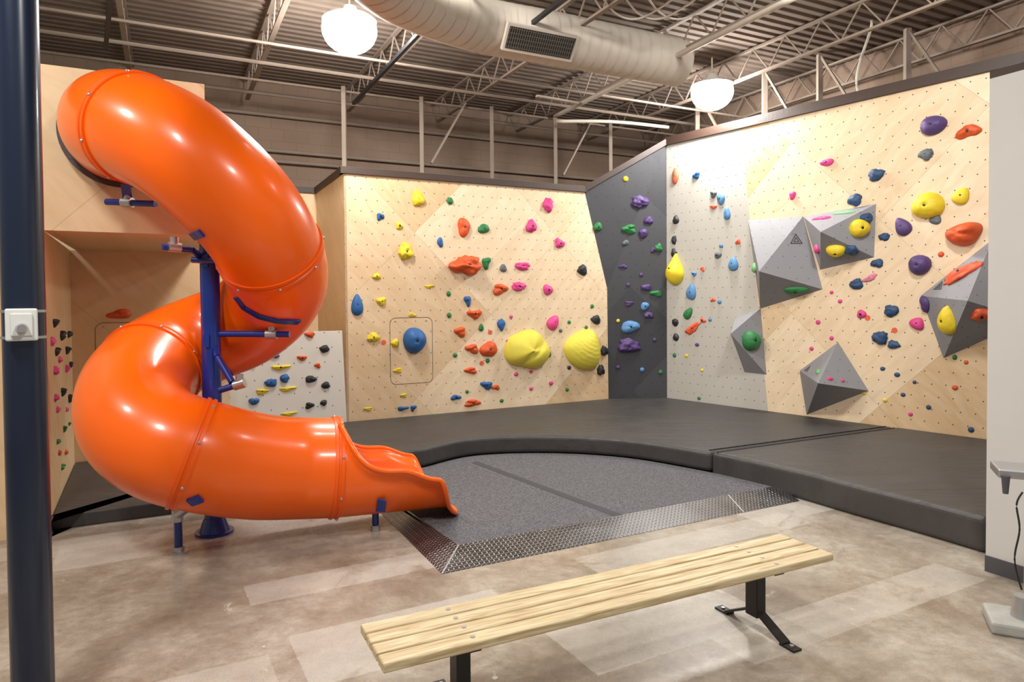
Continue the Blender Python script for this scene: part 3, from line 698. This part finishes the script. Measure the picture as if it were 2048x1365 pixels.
# ---------------------------------------------------------------- holds
DATA='''
B y 836 398 26 32 l
B y 799 452 14 16 l
B y 812 504 30 34 l
B y 754 553 18 14 l
B y 763 603 20 18 l
B y 859 573 20 8 c
B y 825 630 18 9 c
B y 747 675 26 20 l
B y 791 687 17 18 l
B y 796 741 20 11 c
B y 808 791 16 8 c
B y 737 818 20 8 c
B y 1054 700 94 82 r
B y 1167 697 76 86 r
B b 761 433 14 20 c
B b 881 485 13 20 d
B b 715 610 24 46 t
B b 936 601 14 26 c
B b 1003 650 17 26 l
B b 829 681 48 54 b
B b 974 770 24 20 c
B b 912 795 20 14 c
B b 806 817 22 11 c
B b 827 816 13 14 c
B g 900 402 14 15 l
B g 968 458 25 20 d
B g 973 525 19 26 c
B g 898 588 10 12 s
B g 899 631 10 12 s
B g 963 656 12 15 d
B g 911 711 10 10 s
B g 976 722 10 10 s
B g 1004 802 9 8 s
B g 1099 709 9 14 s
B g 1135 780 8 8 s
B g 1139 645 8 8 s
B g 1185 613 8 9 s
B g 1173 655 8 8 s
B g 935 784 8 8 s
B o 928 455 28 38 d
B o 931 531 62 40 l
B o 1001 578 34 24 c
B o 950 628 28 22 c
B o 921 663 26 22 c
B o 945 697 28 22 c
B o 978 699 36 34 d
B o 942 741 28 15 c
B o 946 806 38 15 c
B o 992 775 16 13 c
B p 1096 410 22 28 l
B p 1063 453 22 27 l
B p 1119 487 22 20 l
B p 1045 533 32 17 l
B p 1038 573 30 18 l
B p 1096 580 20 24 d
B p 1107 645 24 34 t -35
B p 1023 634 8 8 s
B p 1016 683 8 8 s
B p 1033 749 10 9 s
B p 1103 767 10 9 s
B p 1063 778 9 8 s
B p 1063 744 8 8 s
B e 1007 537 16 16 d
B k 1165 541 20 22 l
B k 1192 640 20 20 l
B k 1209 702 16 20 l
B k 1202 741 17 21 l
B k 1139 736 9 9 s
B e 1122 662 8 8 s
D g 1196 454 19 20 d
D y 1252 358 12 12 s
D u 1281 404 36 24 l
D u 1298 441 20 16 l
D u 1287 467 18 20 l
D g 1259 458 32 20 c
D g 1318 496 16 18 l
D e 1252 486 14 12 d
D u 1308 500 12 12 c
D u 1247 533 16 11 c
D u 1257 570 9 9 s
D u 1293 575 22 14 l
D g 1313 587 24 16 c
D u 1259 607 20 11 c
D s 1290 613 18 18 d
D u 1298 631 20 14 l
D s 1261 654 38 26 d
D u 1257 692 44 30 l
D y 1237 642 8 8 s
D u 1237 735 10 10 s
D s 1285 740 10 10 s
D g 1322 745 10 10 s
D u 1310 680 9 9 s
D u 1283 550 9 9 s
R r 1352 353 14 32 d
R b 1394 351 15 16 c
R e 1428 388 14 16 c
R s 1443 398 16 26 d
R r 1428 414 16 9 c
R s 1455 428 15 26 d
R k 1353 440 13 18 l
R k 1349 481 12 17 l
R k 1349 506 12 17 l
R s 1443 492 9 9 s
R e 1437 511 14 15 d
R r 1477 484 10 14 c
R y 1353 538 40 68 n
R s 1468 528 20 30 t
R s 1389 548 10 13 c
R r 1406 538 9 12 c
R s 1384 585 20 36 d
R r 1427 600 10 10 c
R g 1378 627 16 28 t -40
R s 1440 604 9 10 s
R r 1407 641 12 12 c
R r 1387 657 36 14 l 35
R k 1352 645 14 16 l
R k 1353 675 13 15 l
R u 1395 690 10 8 s
R g 1350 711 8 10 s
R y 1374 712 8 8 s
R s 1421 640 8 8 s
R g 1399 797 8 7 s
R y 1405 741 7 7 s
R u 1868 251 48 40 b
R o 1938 262 40 32 c
R e 1854 309 26 24 l
R p 1655 325 26 16 d
R n 1753 350 28 26 l
R p 1586 391 14 17 d
R n 1710 401 28 22 l
R y 1858 412 60 54 b
R y 1924 392 30 36 t -30
R e 1872 440 24 18 d
R u 1806 453 28 42 t 30
R o 1930 468 66 46 d
R n 1733 437 24 22 l
R p 1645 437 26 13 d
R l 1690 426 32 12 d
R y 1719 457 40 38 b
R y 1673 500 32 30 b
R n 1703 500 24 26 l
R n 1770 474 20 16 l
R p 1636 498 14 20 t
R n 1756 527 24 18 l
R u 1841 530 42 42 b
R o 1883 509 12 12 s
R m 1741 556 30 12 l 25
R n 1714 568 26 22 l
R r 1925 548 58 34 l 35
R g 1592 580 38 22 d
R l 1512 536 12 22 t
R n 1784 622 28 26 l
R p 1724 629 17 20 d
R p 1681 603 9 9 s
R p 1664 585 8 8 s
R u 1852 608 20 34 d
R p 1836 647 28 26 t -30
R p 1637 645 10 10 s
R p 1664 677 9 9 s
R p 1624 698 9 9 s
R y 1897 640 34 62 t -15
R r 1962 628 30 32 l
R n 1762 676 30 28 l
R n 1788 690 24 18 l
R g 1502 682 38 42 b
R l 1637 744 12 12 d
R p 1661 758 11 9 d
R p 1686 762 8 8 s
R o 1933 725 9 9 s
R o 1911 776 12 11 s
R n 1795 750 12 10 s
R n 1766 738 10 9 s
R n 1807 790 10 9 s
R y 1771 801 9 9 s
R p 1822 829 9 9 s
R n 1858 815 10 10 s
R n 1830 765 8 8 s
R n 1943 860 12 12 s
R y 1729 787 8 8 s
R g 1910 715 9 12 s
K o 621 669 20 13 l
K k 650 698 20 16 l
K o 605 716 18 13 c
K b 551 711 18 13 l
K y 562 735 34 13 c
K b 504 726 22 16 l
K o 636 731 14 11 c
K b 570 757 18 18 l
K b 543 766 24 18 l
K k 622 759 22 15 l
K y 576 778 32 11 c
K k 652 771 18 14 l
K y 525 783 28 12 c
K b 509 803 22 14 l
K k 620 811 20 14 c
K y 578 828 34 9 c
K k 648 806 14 12 l
L k 108 645 22 22 c
L k 122 671 22 22 c
L k 137 669 20 18 c
L p 103 683 18 18 l
L k 112 703 18 20 c
L k 133 700 20 20 c
L p 118 720 16 14 l
L p 109 742 16 18 l
L p 132 738 14 16 l
L k 140 729 14 14 c
L k 124 783 18 20 c
L p 110 796 18 16 l
L p 114 820 16 14 l
L k 138 796 16 18 c
L g 128 858 12 14 c
L g 115 884 12 14 c
L g 124 935 10 14 c
L g 138 848 10 10 c
L r 131 905 10 12 l
L r 118 906 10 12 l
L p 133 820 12 10 l
N o 241 628 44 22 c
'''
WN_={'B':'plywood back wall','D':'charcoal corner panel','R':'right climbing wall','K':'low pale panel behind slide','L':'left alcove side wall','N':'alcove back wall'}
SH={'l':'lumpy','c':'wedge shaped','d':'smooth rounded','t':'tapered','b':'bulbous','s':'tiny round','r':'huge ridged','n':'tall pointed'}
ORD=['first','second','third','fourth','fifth','sixth','seventh','eighth','ninth','tenth','eleventh','twelfth','thirteenth','fourteenth','fifteenth','sixteenth','seventeenth','eighteenth','nineteenth','twentieth']
rows=[]
for ln in DATA.strip().split('\n'):
    a=ln.split(); rows.append(dict(w=a[0],c=a[1],x=float(a[2]),y=float(a[3]),sw=float(a[4]),sh=float(a[5]),k=a[6],rot=float(a[7]) if len(a)>7 else 0))
def hold_mesh(w,h,t,kind,seed,px):
    bm=NB(); lev=5 if kind=='r' else (4 if w>.2 else (2 if kind=='s' else 3))
    bmesh.ops.create_icosphere(bm,subdivisions=lev,radius=1)
    rs=random.Random(seed); s1,s2,s3=[rs.uniform(0,6.28) for _ in range(3)]; off=Vector((seed*3.1,seed*1.7,0))
    for v in bm.verts:
        x,y,z=v.co; an=math.atan2(y,x); r=1
        if kind=='l': r=.94+.30*noise.noise(v.co*2.0+off)+.26*abs(noise.noise(v.co*3.8+off))+.09*math.cos(3*an+s1)
        elif kind=='c': r=1+.13*math.cos(2*an+s1)+.17*math.cos(3*an+s2)+.10*noise.noise(v.co*2.5+off)
        elif kind=='d': r=1+.08*math.cos(2*an+s1)+.08*math.cos(3*an+s2)+.05*noise.noise(v.co*2.5+off)
        elif kind=='b': r=1+.03*math.cos(3*an+s1)+.035*noise.noise(v.co*6+off)
        elif kind=='t': r=1+.04*noise.noise(v.co*3+off)
        zz=z if z>0 else z*.08
        if kind=='r':
            if px<1100:
                r=1+.05*math.cos(2*an+.6)+.05*math.cos(3*an+2.2)+.03*math.cos(5*an)
                e=x*.75-y*.65-.25; zz-=.08*math.exp(-(e/.08)**2)*max(0,z)
                zz+=.06*ssmooth(-.05,.25,e)*max(0,z)
            else:
                cs,sn=math.cos(.5),math.sin(.5); a_=x*cs-y*sn; b_=x*sn+y*cs
                a_*=1-.42*max(-.5,b_)
                rr=math.hypot(a_+.1,b_-1.2)
                zz+=(.05*((rr*5)%1.0))*max(0,z)
                x=a_*cs+b_*sn; y=-a_*sn+b_*cs
        if kind=='c': zz*=(.5+.6*max(0,min(1,(y+1)/2+.1)))
        if kind=='c' and y>.2: y=.2+(y-.2)*.7
        if kind=='t': x*=1-.38*y; zz*=1-.25*y
        if kind=='n': x=x*(1-.72*ssmooth(-.6,1,y)); zz*=1.15-.75*ssmooth(-.3,1,y)
        v.co=Vector((x*r*w/2,y*r*h/2,zz*r*t))
        d=math.hypot(v.co.x*2/w,v.co.y*2/h)
        if kind not in 'srn' and z>0 and d<.16: v.co.z-=t*.12
    top=max((v for v in bm.verts if v.co.z>t*.2),key=lambda v:-(v.co.x**2/(w*w)+v.co.y**2/(h*h))).co.z
    return bm,top
for i,r in enumerate(rows):
    hh=hit(r['x'],r['y'],r['w'])
    if not hh: print('MISS',r); continue
    dist,p,n=hh; dv=(p-O).normalized()
    cosx=abs(dv.dot(n)); sc=p.y/F*.96
    w=r['sw']*sc/(.45+.55*cosx); h=r['sh']*sc
    t=min(w,h)*(.5 if r['k'] in 'bn' else .38 if r['k'] in 'tcl' else .34)
    if r['sw']>60: t=.2
    if r['k']=='r': t=.24
    if r['w']=='L': w=h*1.1; t=h*.5
    bm,top=hold_mesh(w,h,max(t,.018),r['k'],i+1,r['x'])
    u=Vector((0,0,1)).cross(n).normalized(); v=n.cross(u)
    Rm=Matrix((u,v,n)).transposed().to_4x4()@Matrix.Rotation(math.radians(r['rot']),4,'Z')
    fm=Matrix.Translation(p)@Rm
    o=link('climbing_hold',bm,M['bigyellow'] if r['k']=='r' else M['h_'+r['c']],smooth=True,frame=fm)
    same=[q for q in rows if q['w']==r['w'] and q['c']==r['c']]
    ys=sorted(q['y'] for q in rows if q['w']==r['w']); lo,hi=ys[0],ys[-1]
    third=lambda q:min(2,int(3*(q['y']-lo)/(hi-lo+1))) if hi>lo else 1
    grp=sorted([q for q in same if third(q)==third(r)],key=lambda q:q['x'])
    cn=HC[r['c']][0]; rk=grp.index(r); place=['upper','middle','lower'][third(r)]
    if len(same)==1: lab='%s %s hold, the only %s one on the %s'%(SH[r['k']],cn,cn,WN_[r['w']])
    elif len(grp)==1: lab='%s %s hold, only %s one in %s third of %s'%(SH[r['k']],cn,cn,place,WN_[r['w']])
    else: lab='%s %s hold, %s %s from left, %s third of %s'%(SH[r['k']],cn,ORD[rk],cn,place,WN_[r['w']])
    tag(o,lab,'climbing hold','climbing holds on the '+WN_[r['w']])
    if r['k'] not in 'sr' and r['sh']>11 and r['w']!='L':
        bm=NB(); rb=min(.016,.16*min(w,h)); cyl(bm,(0,0,top*.8),(0,0,top*1.0+.002),rb,seg=12)
        b=link('bolt',bm,M['black'],o,frame=Matrix.Identity(4)); b.matrix_parent_inverse=Matrix.Identity(4)
for (tg_,x,y) in (('B',768,685),('B',964,727),('B',981,665),('R',1736,636),('R',1790,661),('R',1375,663)):
    hh=hit(x,y,tg_); n=hh[2]; bm=NB(); cyl(bm,hh[1],hh[1]+n*.006,.035,seg=20)
    o=link('route_tag',bm,M['h_r'] ); tag(o,'small round red route tag '+{768:'left of the blue dome on the plywood wall',964:'below the orange holds on the plywood wall',981:'left of the lone upright blue hold',1736:'right of a pink hold on the right wall',1790:'above the twin navy lumpy holds',1375:'on the grey panel beside black holds'}[x],'route tag')
def hatch(W,px0,py0,px1,py1,label):
    u0,v1=W.uv(px0,py0);u1,v0=W.uv(px1,py1); r=.09
    pts=[]
    for (cx,cy,a0) in ((u1-r,v1-r,0),(u0+r,v1-r,90),(u0+r,v0+r,180),(u1-r,v0+r,270)):
        for k in range(7):
            a=math.radians(a0+15*k); pts.append((cx+r*math.cos(a),cy+r*math.sin(a),math.cos(a),math.sin(a)))
    bm=NB(); A=[bm.verts.new((p[0],-.003,p[1])) for p in pts]; Bv=[bm.verts.new((p[0]-p[2]*.006,-.003,p[1]-p[3]*.006)) for p in pts]
    for k in range(len(pts)):
        j=(k+1)%len(pts); bm.faces.new((A[k],A[j],Bv[j],Bv[k]))
    t=thing('access_hatch',label,'access hatch',W.w((u0+u1)/2,v0,.0))
    o=link('hatch_outline',bm,M['trim'],t,frame=W.M)
    for (cx,cy) in ((u1-r,v1-.05),(u0+r,v1-.05),(u0+r,v0+.05),(u1-r,v0+.05)): bolt(W.w(cx,cy,.004),t,.7,'screw')
hatch(WB,780,636,867,765,'rounded rectangular access hatch around the blue domed hold')
hatch(WN,190,646,330,860,'rounded access hatch cut in the alcove back wall behind the slide')
# ---------------------------------------------------------------- bench
z=.43
bl=G(717,1248,z);fl=G(772,1331,z);brr=G(1560,1070,z);frr=G(1670,1105,z)
cen=(bl+fl+brr+frr)/4; bx=((brr+frr)-(bl+fl)).normalized(); bx.z=0; bx.normalize()
BLn=((brr+frr)/2-(bl+fl)/2).length; BW=.39
ang=math.atan2(bx.y,bx.x)
bt=bpy.data.objects.new('bench',None); C.objects.link(bt); bt.location=(cen.x,cen.y,0); bt.rotation_euler=(0,0,ang)
tag(bt,'long pale pine slat bench on black metal pedestals in the foreground','bench')
def blink(name,bm,mat,par,sm=False):
    o=link(name,bm,mat,par,smooth=sm,frame=Matrix.Identity(4)); o.matrix_parent_inverse=Matrix.Identity(4); return o
sw=.088; gap=(BW-4*sw)/3
for k in range(4):
    y=-BW/2+sw/2+k*(sw+gap); bm=NB(); box(bm,(0,0,0),BLn,sw,.042)
    o=blink('slat',bm,M['pine'],bt); o.location=(0,y,z-.021); bevel(o,.008,3)
for sx in (-.915,.915):
    sup=bpy.data.objects.new('pedestal',None); C.objects.link(sup); sup.parent=bt; sup.location=(sx,0,0)
    bm=NB(); box(bm,(0,0,.23),.07,.09,.3); o=blink('post',bm,M['black'],sup); bevel(o,.005)
    bm=NB(); box(bm,(0,0,z-.048),.06,.36,.01); box(bm,(0,0,z-.06),.01,.3,.02); blink('cross_bar',bm,M['black'],sup)
    for sy in (-1,1):
        bm=NB(); beam(bm,(0,sy*.03,.11),(0,sy*.22,.012),.06,.012); box(bm,(0,sy*.25,.006),.06,.1,.012); beam(bm,(0,sy*.035,.2),(0,sy*.035,.08),.06,.012); blink('foot',bm,M['black'],sup)
        bm=NB(); cyl(bm,(0,sy*.26,.012),(0,sy*.26,.02),.012,seg=8); blink('anchor_bolt',bm,M['steel'],sup)
    for k in range(4):
        y=-BW/2+sw/2+k*(sw+gap); bm=NB(); cyl(bm,(0,y,z),(0,y,z+.004),.011,seg=12); blink('bolt',bm,M['steel'],sup)
# ---------------------------------------------------------------- column + outlet
cb0=P(67,1365,3.15); cb0.z=0
t=thing('column','dark navy round steel column at the left edge','column',cb0)
bm=NB(); cyl(bm,cb0,cb0+Vector((0,0,ZR-.05)),.086,seg=40); link('shaft',bm,M['navy'],t,smooth='auto')
bm=NB(); box(bm,cb0+Vector((0,0,.01)),.28,.28,.02); link('base_plate',bm,M['navy'],t)
oc=P(38,650,3.05)
tow=Vector((-oc.x,-oc.y,0)).normalized()
rz=math.atan2(tow.y,tow.x)+PI/2
cx=Vector((cb0.x,cb0.y,0))+tow*.105; oc=Vector((cx.x,cx.y,oc.z))-Vector((-tow.y,tow.x,0))*.01
t=thing('outlet_box','white plastic electrical box strapped to the navy column','outlet box',oc-Vector((0,0,.07)))
bm=NB(); box(bm,oc,.12,.045,.145,rot=rz); o=link('housing',bm,M['white'],t); bevel(o,.008,3)
bm=NB(); box(bm,oc+tow*.026,.08,.01,.1,rot=rz); o=link('cover_plate',bm,M['white'],t); bevel(o,.003)
bm=NB(); cyl(bm,oc+tow*.03-Vector((0,0,.015)),oc+tow*.075-Vector((0,0,.015)),.024,.018,seg=20); link('plug',bm,M['steel'],t,smooth='auto')
bm=NB(); 
for k in (-.06,.06): cyl(bm,Vector((cb0.x,cb0.y,oc.z+k-.006)),Vector((cb0.x,cb0.y,oc.z+k+.006)),.092,seg=32)
link('mounting_strap',bm,M['steel'],t,smooth='auto')
# ---------------------------------------------------------------- stand at right
sb=G(2020,1262,0); sb.z=0
t=thing('equipment_stand','pale grey stand with metal tray and hanging knob at the right edge','equipment stand',sb)
bm=NB(); box(bm,sb+Vector((.12,0,.035)),.42,.3,.07,rot=-.45); o=link('base_block',bm,M['standgrey'],t); bevel(o,.015,2)
bm=NB(); cyl(bm,sb+Vector((.09,.02,.07)),sb+Vector((.09,.02,.19)),.06,.045,seg=20); link('socket',bm,M['steel'],t,smooth='auto')
bm=NB(); tz=P(2020,945,sb.y).z; cyl(bm,sb+Vector((.12,.02,.15)),sb+Vector((.12,.02,tz)),.022,seg=16); link('pole',bm,M['steel'],t,smooth='auto')
bm=NB(); box(bm,sb+Vector((.12,0,tz)),.36,.24,.05,rot=-.45); o=link('tray',bm,M['steel'],t); bevel(o,.008,2)
kx=P(2012,970,sb.y-.05)
bm=NB(); cyl(bm,kx+Vector((0,0,-.05)),kx+Vector((0,0,.05)),.014,.022,seg=16); link('knob',bm,M['basegrey'],t,smooth='auto')
bm=NB(); pipe(bm,[P(2046,985,sb.y-.05),P(2034,1010,sb.y-.05),P(2040,1060,sb.y-.05),P(2030,1120,sb.y-.05),P(2044,1180,sb.y-.05)],.005); link('cable',bm,M['matseam'],t,smooth=True)
# ---------------------------------------------------------------- lights
def area(loc,tgt,size,en,col=(1,.975,.935)):
    l=bpy.data.lights.new('lamp','AREA'); l.shape='DISK'; l.size=size; l.energy=en; l.color=col
    o=bpy.data.objects.new('lamp',l); C.objects.link(o); o.location=loc
    d=Vector(tgt)-Vector(loc); o.rotation_euler=d.to_track_quat('-Z','Y').to_euler()
for (x,y,z_,tx,ty,tz_,s,e_) in ((-2.5,1.2,5.2,-2.4,4.2,.6,.7,160),(1.5,.8,5.2,1.5,3.8,0,.7,150),(3.2,5.6,5.4,4.6,8.6,.6,.5,125),(-.8,6.2,5.4,-.6,8.6,.4,.5,125),(-5,3,5.2,-4,5.5,1.0,.5,80)):
    area((x,y,z_),(tx,ty,tz_),s,e_)
w=bpy.data.worlds.new('world'); S.world=w; w.use_nodes=True
w.node_tree.nodes['Background'].inputs[0].default_value=(1,.97,.94,1); w.node_tree.nodes['Background'].inputs[1].default_value=.28
